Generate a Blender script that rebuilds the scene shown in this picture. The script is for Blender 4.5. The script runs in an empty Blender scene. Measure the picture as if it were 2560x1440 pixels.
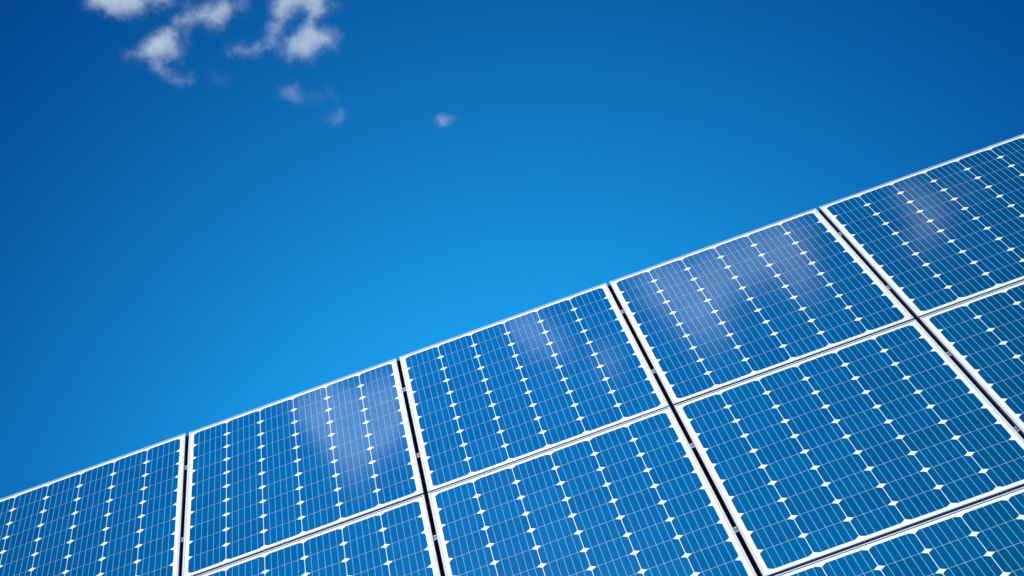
import bpy, bmesh, math, random
from mathutils import Vector, Matrix

random.seed(7)
scene = bpy.context.scene
col = scene.collection
rad = math.radians

# ------------------------------------------------------------------ camera
# The array lies in one tilted plane. Plane coordinates: x along the rows, y down the
# slope, z into the array; origin in the middle of a module of the top row.
TILT = rad(35.0)
ORIGIN = Vector((0.0, 9.4, 4.18))
AX = Vector((1, 0, 0))
AY = Vector((0, -math.cos(TILT), -math.sin(TILT)))
AZ = Vector((0, math.sin(TILT), -math.cos(TILT)))
PLANE = Matrix(((AX.x, AY.x, AZ.x, ORIGIN.x), (AX.y, AY.y, AZ.y, ORIGIN.y),
                (AX.z, AY.z, AZ.z, ORIGIN.z), (0, 0, 0, 1)))
# for building: +X along row, +Y up the slope, +Z out of the glass
FACE = PLANE @ Matrix.Diagonal((1, -1, -1, 1))

F_PX = 5966.685          # focal length for a 2560 px wide frame
RIGHT = Vector((0.94182411, 0.11162145, 0.31702995))
DOWN = Vector((-0.33600815, 0.2899156, 0.89612916))
FWD = Vector((0.0081153, -0.9505207, 0.31055522))
CAM_P = Vector((0.00113, 9.425008, -3.478698))

P3 = PLANE.to_3x3()
cam_pos = PLANE @ CAM_P
c_right, c_down, c_fwd = P3 @ RIGHT, P3 @ DOWN, P3 @ FWD
cam = bpy.data.cameras.new('camera')
cam.sensor_width = 36.0
cam.lens = F_PX / 2560.0 * 36.0
cam.clip_start = 0.1
cam.clip_end = 60000.0
cam_ob = bpy.data.objects.new('camera', cam)
m = Matrix((c_right, -c_down, -c_fwd)).transposed().to_4x4()
m.translation = cam_pos
cam_ob.matrix_world = m
col.objects.link(cam_ob)
scene.camera = cam_ob
scene.render.resolution_x, scene.render.resolution_y = 1024, 576


def pixel_dir(x, y):
    """World direction seen at photo pixel (x, y)."""
    return (c_right * ((x - 1280) / F_PX) + c_down * ((y - 720) / F_PX) + c_fwd).normalized()


# ------------------------------------------------------------------ sky and sun
SUN_EL, SUN_AZ = rad(69.0), rad(355.0)      # azimuth clockwise from +Y: high up, a little ahead and to the left
sun_dir = Vector((math.sin(SUN_AZ) * math.cos(SUN_EL), math.cos(SUN_AZ) * math.cos(SUN_EL), math.sin(SUN_EL)))

world = bpy.data.worlds.new('World')
scene.world = world
world.use_nodes = True
nt = world.node_tree
nt.nodes.clear()
N = nt.nodes.new
L = nt.links.new
out = N('ShaderNodeOutputWorld')
bg = N('ShaderNodeBackground')
bg.inputs['Strength'].default_value = 0.1
sky = N('ShaderNodeTexSky')
sky.sky_type = 'NISHITA'
sky.sun_disc = False
sky.sun_elevation = SUN_EL
sky.sun_rotation = SUN_AZ
sky.altitude = 1200
sky.air_density = 1.0
sky.dust_density = 0.3
sky.ozone_density = 4.0
tint = N('ShaderNodeMix')
tint.data_type = 'RGBA'
tint.blend_type = 'MULTIPLY'
tint.inputs['Factor'].default_value = 1.0
tint.inputs['B'].default_value = (0.0, 0.128, 0.415, 1)
L(sky.outputs['Color'], tint.inputs['A'])
# paler air towards the horizon under the sun
tc = N('ShaderNodeTexCoord')
sep = N('ShaderNodeSeparateXYZ')
L(tc.outputs['Generated'], sep.inputs[0])


def wmath(op, a, b=None):
    n = N('ShaderNodeMath'); n.operation = op
    for i, v in enumerate((a, b)):
        if v is None:
            continue
        if isinstance(v, (int, float)):
            n.inputs[i].default_value = v
        else:
            L(v, n.inputs[i])
    return n.outputs[0]


q_az = wmath('DIVIDE', wmath('SUBTRACT', wmath('ARCTAN2', sep.outputs['X'], sep.outputs['Y']), rad(-1.5)), rad(12.0))
q_el = wmath('DIVIDE', wmath('SUBTRACT', wmath('ARCSINE', sep.outputs['Z']), rad(7.0)), rad(13.0))
g = wmath('EXPONENT', wmath('MULTIPLY', wmath('ADD', wmath('MULTIPLY', q_az, q_az), wmath('MULTIPLY', q_el, q_el)), -1.0))
glow = N('ShaderNodeMix')
glow.data_type = 'RGBA'
glow.blend_type = 'ADD'
glow.clamp_factor = True
glow.inputs['B'].default_value = (0.16, 4.05, 7.7, 1)
L(g, glow.inputs['Factor'])
L(tint.outputs['Result'], glow.inputs['A'])
L(glow.outputs['Result'], bg.inputs['Color'])
L(bg.outputs[0], out.inputs['Surface'])

sun = bpy.data.lights.new('sun', 'SUN')
sun.energy = 5.0
sun.angle = rad(0.53)
sun.color = (1.0, 0.98, 0.955)
sun_ob = bpy.data.objects.new('sun', sun)
sun_ob.rotation_euler = (-sun_dir).to_track_quat('-Z', 'Y').to_euler()
col.objects.link(sun_ob)

vs = scene.view_settings
vs.view_transform = 'Standard'
vs.look = 'None'
vs.exposure = 0.2
vs.gamma = 1.0
vs.use_curve_mapping = False
scene.cycles.use_denoising = True
scene.cycles.volume_bounces = 5
scene.cycles.max_bounces = 12


# ------------------------------------------------------------------ helpers
def material(name):
    mt = bpy.data.materials.new(name)
    mt.use_nodes = True
    t = mt.node_tree
    return mt, t, t.nodes['Principled BSDF']


def mk(name, verts, faces, mat, parent=None, matrix=None):
    me = bpy.data.meshes.new(name)
    me.from_pydata(verts, [], faces)
    me.update()
    if mat:
        me.materials.append(mat)
    return place(name, me, parent, matrix)


def place(name, me, parent=None, matrix=None):
    o = bpy.data.objects.new(name, me)
    col.objects.link(o)
    if parent is not None:
        o.parent = parent
    if matrix is not None:
        o.matrix_local = matrix
    return o


def tag(o, label, cat, group=None):
    o['label'] = label
    o['category'] = cat
    if group:
        o['group'] = group
    return o


def box_bm(bm, c, s, rot=None):
    r = bmesh.ops.create_cube(bm, size=1.0)
    M = Matrix.Translation(c)
    if rot is not None:
        M = M @ rot.to_4x4()
    bmesh.ops.transform(bm, matrix=M @ Matrix.Diagonal((*s, 1)), verts=r['verts'])
    return r['verts']


def bm_mesh(name, bm, mat, smooth=False):
    me = bpy.data.meshes.new(name)
    bm.to_mesh(me)
    bm.free()
    me.materials.append(mat)
    if smooth:
        for p in me.polygons:
            p.use_smooth = True
    return me


# ------------------------------------------------------------------ materials
def glass_coat(b, rough=0.045):
    b.inputs['Coat Weight'].default_value = 1.0
    b.inputs['Coat Roughness'].default_value = rough
    b.inputs['Coat IOR'].default_value = 1.5


# cell: blue silicon under the textured cover glass, slightly different from cell to cell
cell_m, t, b = material('blue_silicon')
oi = t.nodes.new('ShaderNodeObjectInfo')
tcn = t.nodes.new('ShaderNodeTexCoord')
nz = t.nodes.new('ShaderNodeTexNoise')
nz.inputs['Scale'].default_value = 420.0
nz.inputs['Detail'].default_value = 3.0
mp = t.nodes.new('ShaderNodeMapping')
mp.inputs['Scale'].default_value = (1.0, 0.12, 1.0)
t.links.new(tcn.outputs['Object'], mp.inputs['Vector'])
t.links.new(mp.outputs[0], nz.inputs['Vector'])
addm = t.nodes.new('ShaderNodeMath'); addm.operation = 'MULTIPLY_ADD'
addm.inputs[1].default_value = 0.22
t.links.new(nz.outputs['Fac'], addm.inputs[0])
rr = t.nodes.new('ShaderNodeMath'); rr.operation = 'MULTIPLY'
rr.inputs[1].default_value = 0.35
t.links.new(oi.outputs['Random'], rr.inputs[0])
t.links.new(rr.outputs[0], addm.inputs[2])
cr = t.nodes.new('ShaderNodeValToRGB')
cr.color_ramp.elements[0].position = 0.0
cr.color_ramp.elements[0].color = (0.0, 0.0245, 0.0555, 1)
cr.color_ramp.elements[1].position = 0.6
cr.color_ramp.elements[1].color = (0.0, 0.0318, 0.0725, 1)
t.links.new(addm.outputs[0], cr.inputs['Fac'])
t.links.new(cr.outputs['Color'], b.inputs['Base Color'])
b.inputs['Metallic'].default_value = 0.7
b.inputs['Specular Tint'].default_value = (0.0, 0.55, 0.85, 1)
b.inputs['Roughness'].default_value = 0.56
b.inputs['Specular IOR Level'].default_value = 0.0
glass_coat(b)

# white back sheet seen through the same glass
sheet_m, t, b = material('white_back_sheet')
nz = t.nodes.new('ShaderNodeTexNoise')
nz.inputs['Scale'].default_value = 9.0
nz.inputs['Detail'].default_value = 6.0
cr = t.nodes.new('ShaderNodeValToRGB')
cr.color_ramp.elements[0].color = (0.72, 0.88, 0.92, 1)
cr.color_ramp.elements[1].color = (0.76, 0.91, 0.94, 1)
t.links.new(nz.outputs['Fac'], cr.inputs['Fac'])
t.links.new(cr.outputs['Color'], b.inputs['Base Color'])
b.inputs['Roughness'].default_value = 0.6
b.inputs['Specular IOR Level'].default_value = 0.4
glass_coat(b)

ribbon_m, t, b = material('tinned_ribbon')
b.inputs['Base Color'].default_value = (0.26, 0.68, 0.88, 1)
b.inputs['Specular IOR Level'].default_value = 0.0
b.inputs['Roughness'].default_value = 0.5
glass_coat(b)

alu_m, t, b = material('anodised_aluminium')
tcn = t.nodes.new('ShaderNodeTexCoord')
nz = t.nodes.new('ShaderNodeTexNoise')
nz.inputs['Scale'].default_value = 30.0
nz.inputs['Detail'].default_value = 5.0
t.links.new(tcn.outputs['Object'], nz.inputs['Vector'])
cr = t.nodes.new('ShaderNodeValToRGB')
cr.color_ramp.elements[0].color = (0.52, 0.60, 0.67, 1)
cr.color_ramp.elements[1].color = (0.60, 0.68, 0.74, 1)
t.links.new(nz.outputs['Fac'], cr.inputs['Fac'])
t.links.new(cr.outputs['Color'], b.inputs['Base Color'])
b.inputs['Metallic'].default_value = 0.0
b.inputs['Specular IOR Level'].default_value = 0.04
b.inputs['Roughness'].default_value = 0.5

steel_m, t, b = material('stainless_steel')
b.inputs['Base Color'].default_value = (0.24, 0.27, 0.32, 1)
b.inputs['Specular IOR Level'].default_value = 0.08
b.inputs['Metallic'].default_value = 0.0
b.inputs['Roughness'].default_value = 0.45

rubber_m, t, b = material('black_rubber')
b.inputs['Base Color'].default_value = (0.002, 0.002, 0.0025, 1)
b.inputs['Roughness'].default_value = 0.9
b.inputs['Specular IOR Level'].default_value = 0.0

joint_shade_m, t, b = material('painted_joint_shade')  # even navy standing in for the shade inside the row joints
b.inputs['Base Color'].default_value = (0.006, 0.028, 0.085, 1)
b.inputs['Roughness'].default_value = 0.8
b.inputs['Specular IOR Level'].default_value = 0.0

galv_m, t, b = material('galvanised_steel')
nz = t.nodes.new('ShaderNodeTexVoronoi')
nz.inputs['Scale'].default_value = 60.0
cr = t.nodes.new('ShaderNodeValToRGB')
cr.color_ramp.elements[0].color = (0.30, 0.31, 0.32, 1)
cr.color_ramp.elements[1].color = (0.42, 0.43, 0.44, 1)
t.links.new(nz.outputs['Color'], cr.inputs['Fac'])
t.links.new(cr.outputs['Color'], b.inputs['Base Color'])
b.inputs['Metallic'].default_value = 0.6
b.inputs['Roughness'].default_value = 0.5

ground_m, t, b = material('gravel_ground')
tcn = t.nodes.new('ShaderNodeTexCoord')
nz = t.nodes.new('ShaderNodeTexNoise')
nz.inputs['Scale'].default_value = 0.35
nz.inputs['Detail'].default_value = 12.0
t.links.new(tcn.outputs['Object'], nz.inputs['Vector'])
cr = t.nodes.new('ShaderNodeValToRGB')
cr.color_ramp.elements[0].position = 0.35
cr.color_ramp.elements[0].color = (0.035, 0.040, 0.030, 1)
cr.color_ramp.elements[1].position = 0.7
cr.color_ramp.elements[1].color = (0.09, 0.09, 0.075, 1)
t.links.new(nz.outputs['Fac'], cr.inputs['Fac'])
t.links.new(cr.outputs['Color'], b.inputs['Base Color'])
b.inputs['Roughness'].default_value = 0.95

# ------------------------------------------------------------------ ground
G = 30000.0
ground = mk('ground', [(-G, -G, 0), (G, -G, 0), (G, G, 0), (-G, G, 0)], [(0, 1, 2, 3)], ground_m)
ground['kind'] = 'structure'

# ------------------------------------------------------------------ solar modules
PU, PV = 1.01101, 1.65973         # pitch of the modules along the row and down the slope
MW, MH = 0.995, 1.645             # outer size of one module
CP = 0.158                        # cell pitch
CW, CH = 0.1558, 0.1560           # cell size
LIP, LIP_Z, DEPTH = 0.0095, 0.0018, 0.040


def frame_mesh():
    prof = [(0.028, -DEPTH), (0.0, -DEPTH), (0.0, LIP_Z - 0.0011), (0.0004, LIP_Z - 0.0004), (0.0012, LIP_Z),
            (LIP - 0.0016, LIP_Z), (LIP - 0.0006, LIP_Z - 0.0003), (LIP, LIP_Z - 0.0009), (LIP, -0.004), (0.002, -0.006),
            (0.002, -DEPTH + 0.002), (0.028, -DEPTH + 0.002)]
    v, f = [], []
    n = len(prof)
    for (ins, z) in prof:
        x, y = MW / 2 - ins, MH / 2 - ins
        v += [(-x, -y, z), (x, -y, z), (x, y, z), (-x, y, z)]
    for i in range(n):
        j = (i + 1) % n
        for k in range(4):
            k2 = (k + 1) % 4
            f.append((i * 4 + k, i * 4 + k2, j * 4 + k2, j * 4 + k))
    me = bpy.data.meshes.new('frame')
    me.from_pydata(v, [], f)
    bm = bmesh.new()
    bm.from_mesh(me)
    bmesh.ops.recalc_face_normals(bm, faces=bm.faces)
    bm.to_mesh(me)
    bm.free()
    me.materials.append(alu_m)
    return me


def cell_mesh():
    hx, hy, ch = CW / 2, CH / 2, 0.0175            # corners cut off along a slightly rounded line
    arc = []
    for i in range(5):
        u = i / 4
        bulge = 0.0008 * 4 * u * (1 - u)
        arc.append((hx - ch * u + bulge * .7, hy - ch * (1 - u) + bulge * .7))
    ring = arc + [(-x, y) for x, y in reversed(arc)] + [(-x, -y) for x, y in arc] + [(x, -y) for x, y in reversed(arc)]
    n = len(ring)
    z0, z1 = -0.0003, 0.0
    v = [(x, y, z0) for x, y in ring] + [(x, y, z1) for x, y in ring]
    f = [tuple(range(n, 2 * n))] + [(i, (i + 1) % n, n + (i + 1) % n, n + i) for i in range(n)]
    me = bpy.data.meshes.new('solar_cell')
    me.from_pydata(v, [], f)
    me.materials.append(cell_m)
    return me


def slab(name, sx, sy, z0, z1, mat):
    x, y = sx / 2, sy / 2
    v = [(-x, -y, z0), (x, -y, z0), (x, y, z0), (-x, y, z0), (-x, -y, z1), (x, -y, z1), (x, y, z1), (-x, y, z1)]
    f = [(3, 2, 1, 0), (4, 5, 6, 7), (0, 1, 5, 4), (1, 2, 6, 5), (2, 3, 7, 6), (3, 0, 4, 7)]
    me = bpy.data.meshes.new(name)
    me.from_pydata(v, [], f)
    me.materials.append(mat)
    return me


FRAME, CELL = frame_mesh(), cell_mesh()
SHEET = slab('back_sheet', MW - 2 * LIP - 0.0006, MH - 2 * LIP - 0.0006, -0.0048, -0.00025, sheet_m)
RIBBON = slab('busbar_ribbon', 0.0016, 10 * CP - 0.003, 0.0, 0.00022, ribbon_m)


def make_module():
    root = bpy.data.objects.new('solar_module', None)
    col.objects.link(root)
    root.empty_display_size = 0.2
    place('frame', FRAME, root)
    place('back_sheet', SHEET, root)
    for r in range(10):
        for c in range(6):
            place('solar_cell', CELL, root, Matrix.Translation(((c - 2.5) * CP, (4.5 - r) * CP, 0)))
    for c in range(6):
        for k in range(1, 6):
            place('busbar_ribbon', RIBBON, root, Matrix.Translation(((c - 2.5) * CP + (k - 3) * CP / 6, 0, 0)))
    return root


def copy_tree(o, parent=None):
    c = o.copy()
    col.objects.link(c)
    if parent is not None:
        c.parent = parent
    for ch in o.children:
        copy_tree(ch, c)
    return c


GROUP = 'framed solar modules mounted in rows'
NICK = ['plain', 'upper right glare', 'faint top glare', 'broad glare', 'dull glare']
LABELS = {
    (0, 0): 'top row solar module with plain blue cells and no pale glare',
    (1, 0): 'top row solar module with a pale glare over the cells of its upper right',
    (2, 0): 'top row solar module with a faint small glare near its top edge',
    (3, 0): 'top row solar module with a broad pale glare across its middle',
    (4, 0): 'top row solar module with a dull glare on darker blue cells',
    (1, 1): 'second row solar module directly below the top one with upper right glare',
    (2, 1): 'second row solar module directly below the top one with faint top glare',
    (3, 1): 'second row solar module directly below the top one with broad glare',
    (4, 1): 'second row solar module directly below the top one with dull glare',
    (3, 2): 'third row solar module, lowest in the column under the broad glare',
}
REST = {0: 'solar module of the top row beyond the edge of the view',
        1: 'solar module of the second row beyond the edge of the view',
        2: 'solar module of the third row beyond the edge of the view'}
proto = make_module()
COLS, ROWS = range(-2, 7), range(0, 3)
first = True
order = sorted(((c, r) for r in ROWS for c in COLS), key=lambda p: p not in LABELS)
for (c, r) in order:
    o = proto if first else copy_tree(proto)
    first = False
    rng = random.Random(c * 31 + r * 7)
    wob = Matrix.Rotation(rad(rng.uniform(-.10, .10)), 4, 'X') @ Matrix.Rotation(rad(rng.uniform(-.10, .10)), 4, 'Y')
    o.matrix_world = FACE @ Matrix.Translation(((c - 2) * PU, -r * PV, 0)) @ wob
    tag(o, LABELS.get((c, r), REST[r]), 'solar panel', GROUP)

# ------------------------------------------------------------------ rubber strips in the gaps between columns
x_lo, x_hi = (COLS[0] - 2 - 0.5) * PU, (COLS[-1] - 2 + 0.5) * PU
y_top, y_bot = MH / 2, -(ROWS[-1] * PV) - MH / 2
for g_i in range(len(COLS) - 1):
    gx = (COLS[0] + g_i - 2 + 0.5) * PU
    me = slab('gap_strip', PU - MW - 0.0008, y_top - y_bot, -0.024, -0.0135, rubber_m)
    o = place('gap_strip', me, None, FACE @ Matrix.Translation((gx, (y_top + y_bot) / 2, 0)))
    k = COLS[0] + g_i
    if 0 <= k <= 3:
        tag(o, 'long black rubber strip between the %s column and the %s column' % (NICK[k], NICK[k + 1]), 'rubber strip', 'black strips between module columns')
    else:
        tag(o, 'black rubber strip between module columns beyond the edge of the view', 'rubber strip', 'black strips between module columns')


# added dark strips that paint the shade in the joints between rows
SHADE_STRIP = slab('joint_shade_strip', MW - 0.001, PV - MH - 0.0008, -0.016, LIP_Z - 0.0026, joint_shade_m)
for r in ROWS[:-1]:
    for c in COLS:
        o = place('joint_shade_strip', SHADE_STRIP, None, FACE @ Matrix.Translation(((c - 2) * PU, -(r + .5) * PV, 0)))
        if 0 <= c <= 4 and (c, r) in LABELS and (c, r + 1) in LABELS:
            lab = 'dark blue painted shade strip under the %s row %s' % ('top' if r == 0 else 'second', ('module with plain cells' if c == 0 else 'module, %s column' % NICK[c]))
        else:
            lab = 'dark blue painted shade strip under a %s row module beyond the edge of the view' % ('top' if r == 0 else 'second')
        tag(o, lab, 'gasket', 'dark painted shade strips between module rows')


# ------------------------------------------------------------------ mid clamps
def clamp_parts():
    W = PU - MW - 0.0010
    bm = bmesh.new()
    for s in (-1, 1):                                    # the two raised cheeks of the clamp
        vs_ = box_bm(bm, Vector((0, s * 0.0165, -0.0085)), (W, 0.009, 0.007))
    vs_ = box_bm(bm, Vector((0, 0, -0.0125)), (W, 0.042, 0.003))
    bmesh.ops.bevel(bm, geom=list(bm.edges), offset=0.0007, segments=1, affect='EDGES')
    body = bm_mesh('clamp_body', bm, steel_m)
    bm = bmesh.new()
    bmesh.ops.create_cone(bm, cap_ends=True, segments=6, radius1=0.0062, radius2=0.0062, depth=0.005)
    bmesh.ops.create_cone(bm, cap_ends=True, segments=14, radius1=0.0045, radius2=0.0040, depth=0.0075)
    bmesh.ops.transform(bm, matrix=Matrix.Translation((0, 0, -0.0083)), verts=bm.verts)
    bolt = bm_mesh('bolt', bm, steel_m)
    return body, bolt


BODY, BOLT = clamp_parts()
row_word = ['top row', 'second row', 'third row']
pos_word = ['upper', 'lower']
for r in ROWS:
    for h in (0, 1):
        for g_i in range(len(COLS) - 1):
            k = COLS[0] + g_i
            gx = (k - 2 + 0.5) * PU
            o = bpy.data.objects.new('mid_clamp', None)
            col.objects.link(o)
            o.matrix_world = FACE @ Matrix.Translation((gx, -r * PV + (0.403 if h == 0 else -0.403), 0))
            place('clamp_body', BODY, o)
            place('bolt', BOLT, o)
            if 0 <= k <= 3:
                lab = '%s metal clamp in %s gap between %s and %s columns' % (pos_word[h], row_word[r], NICK[k], NICK[k + 1])
            else:
                lab = '%s metal clamp in a %s gap beyond the edge of the view' % (pos_word[h], row_word[r])
            tag(o, lab, 'clamp', 'metal clamps in the gaps between modules')

# ------------------------------------------------------------------ mounting frame behind the array
rack = bpy.data.objects.new('mounting_rack', None)
col.objects.link(rack)
rack.location = (0, ORIGIN.y, 0)
tag(rack, 'galvanised steel rack carrying the solar modules from behind', 'rack')
inv = rack.matrix_basis.inverted()
for r in ROWS:
    for s in (0.403, -0.403):
        me = slab('rail', x_hi - x_lo, 0.04, -0.083, -0.042, alu_m)
        place('rail', me, rack, inv @ FACE @ Matrix.Translation(((x_lo + x_hi) / 2, -r * PV + s, 0)))
for gx in (-3.4, 0.0, 3.4):
    xx = (x_lo + x_hi) / 2 + gx
    me = slab('rafter', 0.07, y_top - y_bot - 0.3, -0.184, -0.085, galv_m)
    place('rafter', me, rack, inv @ FACE @ Matrix.Translation((xx, (y_top + y_bot) / 2, 0)))
    for yy in (0.1, -2.9):
        top = FACE @ Vector((xx, yy, -0.19))
        me = slab('post', 0.09, 0.09, -top.z / 2 - 0.2, top.z / 2 - 0.03, galv_m)
        place('post', me, rack, inv @ Matrix.Translation((top.x, top.y, top.z / 2)))


# ------------------------------------------------------------------ clouds
CLOUD_ALT = 1400.0


def on_deck(d):
    return cam_pos + d * ((CLOUD_ALT - cam_pos.z) / d.z)


def mirrored(x, y):
    """Direction of the sky that the flat array mirrors towards photo pixel (x, y)."""
    d = pixel_dir(x, y)
    return (d - 2 * d.dot(AZ) * AZ).normalized()


def cloud(blobs, density, label, to_dir=pixel_dir, erode=0.85, seed=0):
    """blobs: (x px, y px, radius px, strength); each becomes a rounded puff on the cloud deck."""
    rng = random.Random(seed)
    cx = sum(b_[0] for b_ in blobs) / len(blobs)
    cy = sum(b_[1] for b_ in blobs) / len(blobs)
    d0 = to_dir(cx, cy)
    centre = on_deck(d0)
    dist = (centre - cam_pos).length
    px = dist / F_PX
    pts = []
    for (x, y, r, s) in blobs:
        d = to_dir(x, y)
        p = cam_pos + d * (dist / d.dot(d0)) + d0 * rng.uniform(-.5, .5) * r * px
        pts.append((p - centre, 1.22 * r * px, s))
    # rounded hull round all puffs
    bm = bmesh.new()
    for (p, r, s) in pts:
        k = bmesh.ops.create_icosphere(bm, subdivisions=2, radius=r * 1.15)
        for v in k['verts']:
            v.co = v.co * (1 + rng.uniform(-.07, .07)) + p
    me = bpy.data.meshes.new('cloud_tmp')
    bm.to_mesh(me)
    bm.free()
    tmp = bpy.data.objects.new('cloud_tmp', me)
    col.objects.link(tmp)
    rm = tmp.modifiers.new('r', 'REMESH')
    rm.mode = 'VOXEL'
    rm.voxel_size = 2.6 * px
    dg = bpy.context.evaluated_depsgraph_get()
    hull = bpy.data.meshes.new_from_object(tmp.evaluated_get(dg))
    bpy.data.objects.remove(tmp)
    hull.name = 'cloud'
    o = bpy.data.objects.new('cloud', hull)
    o.location = centre
    col.objects.link(o)
    # droplets: soft puffs torn by turbulence
    mt = bpy.data.materials.new('cloud_droplets')
    mt.use_nodes = True
    t = mt.node_tree
    t.nodes.clear()
    NN, LL = t.nodes.new, t.links.new
    tc = NN('ShaderNodeTexCoord')
    R0 = 30 * px

    def mth(op, a, b_=None, c_=None, clamp=False):
        n = NN('ShaderNodeMath'); n.operation = op; n.use_clamp = clamp
        for i, v in enumerate((a, b_, c_)):
            if v is None:
                continue
            if isinstance(v, (int, float)):
                n.inputs[i].default_value = v
            else:
                LL(v, n.inputs[i])
        return n.outputs[0]
    off = NN('ShaderNodeVectorMath'); off.operation = 'ADD'
    off.inputs[1].default_value = (seed * 371.0, seed * 113.0, 0)
    LL(tc.outputs['Object'], off.inputs[0])
    w = NN('ShaderNodeTexNoise')
    w.inputs['Scale'].default_value = 0.9 / R0
    w.inputs['Detail'].default_value = 6.0
    LL(off.outputs[0], w.inputs['Vector'])
    sub = NN('ShaderNodeVectorMath'); sub.operation = 'SUBTRACT'
    sub.inputs[1].default_value = (.5, .5, .5)
    LL(w.outputs['Color'], sub.inputs[0])
    sc = NN('ShaderNodeVectorMath'); sc.operation = 'SCALE'
    sc.inputs['Scale'].default_value = R0 * 1.4
    LL(sub.outputs[0], sc.inputs[0])
    wp = NN('ShaderNodeVectorMath'); wp.operation = 'ADD'
    LL(tc.outputs['Object'], wp.inputs[0])
    LL(sc.outputs[0], wp.inputs[1])
    total = None
    for (p, r, s) in pts:
        dn = NN('ShaderNodeVectorMath'); dn.operation = 'DISTANCE'
        dn.inputs[1].default_value = p
        LL(wp.outputs[0], dn.inputs[0])
        e = mth('MULTIPLY_ADD', dn.outputs['Value'], -1.0 / r, 1.0, clamp=True)
        e = mth('MULTIPLY', e, s)
        total = e if total is None else mth('ADD', total, e)
    fine = NN('ShaderNodeTexNoise')
    fine.inputs['Scale'].default_value = 2.7 / R0
    fine.inputs['Detail'].default_value = 8.0
    fine.inputs['Roughness'].default_value = 0.68
    LL(off.outputs[0], fine.inputs['Vector'])
    body = mth('MULTIPLY_ADD', mth('SUBTRACT', fine.outputs['Fac'], 0.53), erode * 2.2, total)
    body = mth('MAXIMUM', body, 0.0)
    body = mth('MINIMUM', body, 1.15)
    dens = mth('MULTIPLY', mth('MULTIPLY', body, mth('MULTIPLY_ADD', body, 0.24, 0.06)), density / R0)
    vol = NN('ShaderNodeVolumePrincipled')
    vol.inputs['Color'].default_value = (0.90, 0.98, 1.0, 1)
    vol.inputs['Anisotropy'].default_value = 0.35
    LL(dens, vol.inputs['Density'])
    # almost clear surface added over the hull of the volume
    tr, tl, mx = NN('ShaderNodeBsdfTransparent'), NN('ShaderNodeBsdfTranslucent'), NN('ShaderNodeMixShader')
    mx.inputs[0].default_value = 0.002
    LL(tr.outputs[0], mx.inputs[1])
    LL(tl.outputs[0], mx.inputs[2])
    mo = NN('ShaderNodeOutputMaterial')
    LL(mx.outputs[0], mo.inputs['Surface'])
    LL(vol.outputs[0], mo.inputs['Volume'])
    hull.materials.clear()
    hull.materials.append(mt)
    mt.cycles.volume_step_rate = 0.25
    return tag(o, label, 'cloud', 'small fair weather clouds')


cloud([(232, 2, 30, .8), (262, -6, 40, 1), (292, 4, 40, 1), (318, 20, 34, .8), (345, 10, 34, .9), (280, 26, 24, .6), (395, 4, 28, .7),
       (425, 0, 24, .6), (330, -30, 50, 1), (270, -40, 46, 1), (390, -34, 40, 1)], 1.3,
      'white ragged cloud trailing grey shreds below it, farthest from the solar modules', seed=1)
cloud([(440, 55, 20, .5), (461, 53, 30, .9), (485, 38, 26, .7), (505, 33, 26, .7), (535, 40, 38, 1.1), (556, 36, 26, .8), (575, 22, 26, .6), (604, 8, 26, .6),
       (470, 14, 20, .45), (510, 10, 22, .4), (560, 2, 26, .6)], 1.2, 'thin torn cloud with one denser white knot, linking its bigger neighbours', seed=2)
cloud([(402, 121, 42, 1.3), (412, 97, 32, 1.0), (433, 80, 22, .8), (372, 126, 30, .8), (346, 133, 24, .6), (318, 137, 18, .5), (440, 125, 26, .7),
       (464, 97, 20, .45), (440, 148, 20, .4), (388, 165, 22, .7), (402, 180, 20, .7), (424, 192, 20, .7), (450, 201, 19, .7), (474, 200, 16, .55),
       (480, 184, 11, .4)], 1.3, 'bright puffy cloud with a thin curved tail curling beneath it', seed=3)
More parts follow.
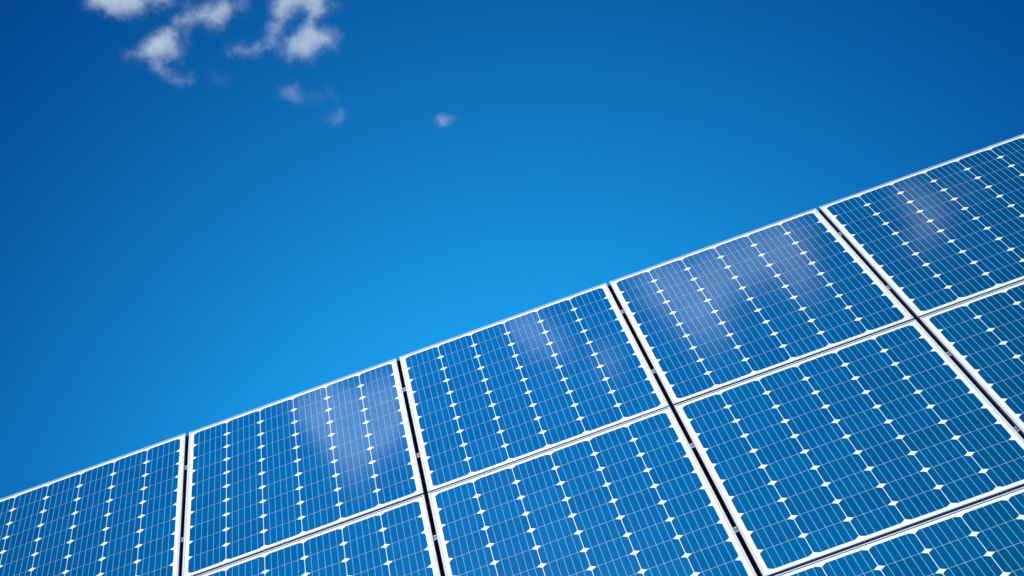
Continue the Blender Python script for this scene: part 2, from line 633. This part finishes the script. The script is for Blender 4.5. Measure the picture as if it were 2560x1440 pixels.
cloud([(704, 14, 34, 1), (714, 36, 28, .9), (740, 2, 34, 1), (782, 4, 38, 1.1), (792, 30, 28, .9), (776, 52, 20, .7), (690, 58, 26, .7), (684, 84, 28, .8), (670, 108, 22, .7),
       (772, 74, 26, .9), (763, 100, 40, 1.1), (748, 120, 32, .9), (798, 98, 34, 1.0), (828, 92, 28, .8), (730, 108, 24, .8), (772, 138, 26, .6), (722, 138, 24, .55),
       (700, 116, 22, .5), (578, 126, 20, .5), (606, 124, 24, .7), (634, 127, 22, .65), (650, 120, 18, .5), (834, 14, 22, .45), (836, 120, 18, .4),
       (720, -30, 46, 1), (780, -36, 50, 1)], 1.25,
      'largest cloud, a white hook shape bending round a patch of blue sky', seed=4)
cloud([(712, 234, 22, .8), (735, 233, 26, .9), (742, 213, 13, .6), (746, 250, 18, .6), (775, 246, 18, .4), (800, 244, 18, .45), (824, 226, 16, .5), (835, 240, 12, .3)], .55,
      'faint pale cloud wisp with a peaked top and a trailing thread', seed=5, erode=.45)
cloud([(838, 294, 20, .8), (853, 286, 18, .8), (842, 307, 14, .6), (820, 300, 14, .4)], .5, 'faint oval cloud wisp below the peaked wisp', seed=6, erode=.4)
cloud([(1098, 302, 17, 1.0), (1110, 301, 17, 1.0), (1126, 296, 14, .7), (1142, 292, 10, .35)], 1.0, 'lone tiny cloud puff apart from the others, nearest the solar modules', seed=7, erode=.4)
cloud([(540, 196, 18, .6), (565, 203, 16, .6), (528, 182, 12, .4)], .3, 'barely visible cloud shred beside the curved tail', seed=8, erode=.4)
# more of the same clouds higher up, which the top row of modules mirrors
cloud([(770, 960, 80, .8), (820, 1010, 90, 1), (870, 1060, 85, .9), (945, 960, 80, .9), (905, 1010, 85, 1), (860, 1140, 60, .5), (960, 1040, 60, .6)], 1.7,
      'soft cloud high overhead mirrored in the top row module with upper right glare', to_dir=mirrored, seed=9)
cloud([(1290, 800, 55, .9), (1340, 840, 65, 1), (1400, 870, 50, .6), (1510, 900, 55, .8)], 1.2,
      'soft cloud high overhead mirrored in the top row module with small top glare', to_dir=mirrored, seed=10)
cloud([(1630, 700, 80, .8), (1720, 730, 100, 1), (1830, 660, 100, 1), (1950, 610, 100, 1), (1770, 810, 80, .8), (2010, 700, 70, .7)], 1.1,
      'soft cloud high overhead mirrored in the top row module with broad glare', to_dir=mirrored, seed=11)
cloud([(2270, 480, 60, .9), (2330, 530, 70, 1), (2300, 590, 60, .7), (2410, 470, 50, .5)], .7,
      'soft cloud high overhead mirrored in the top row module with dull grey glare', to_dir=mirrored, seed=12)
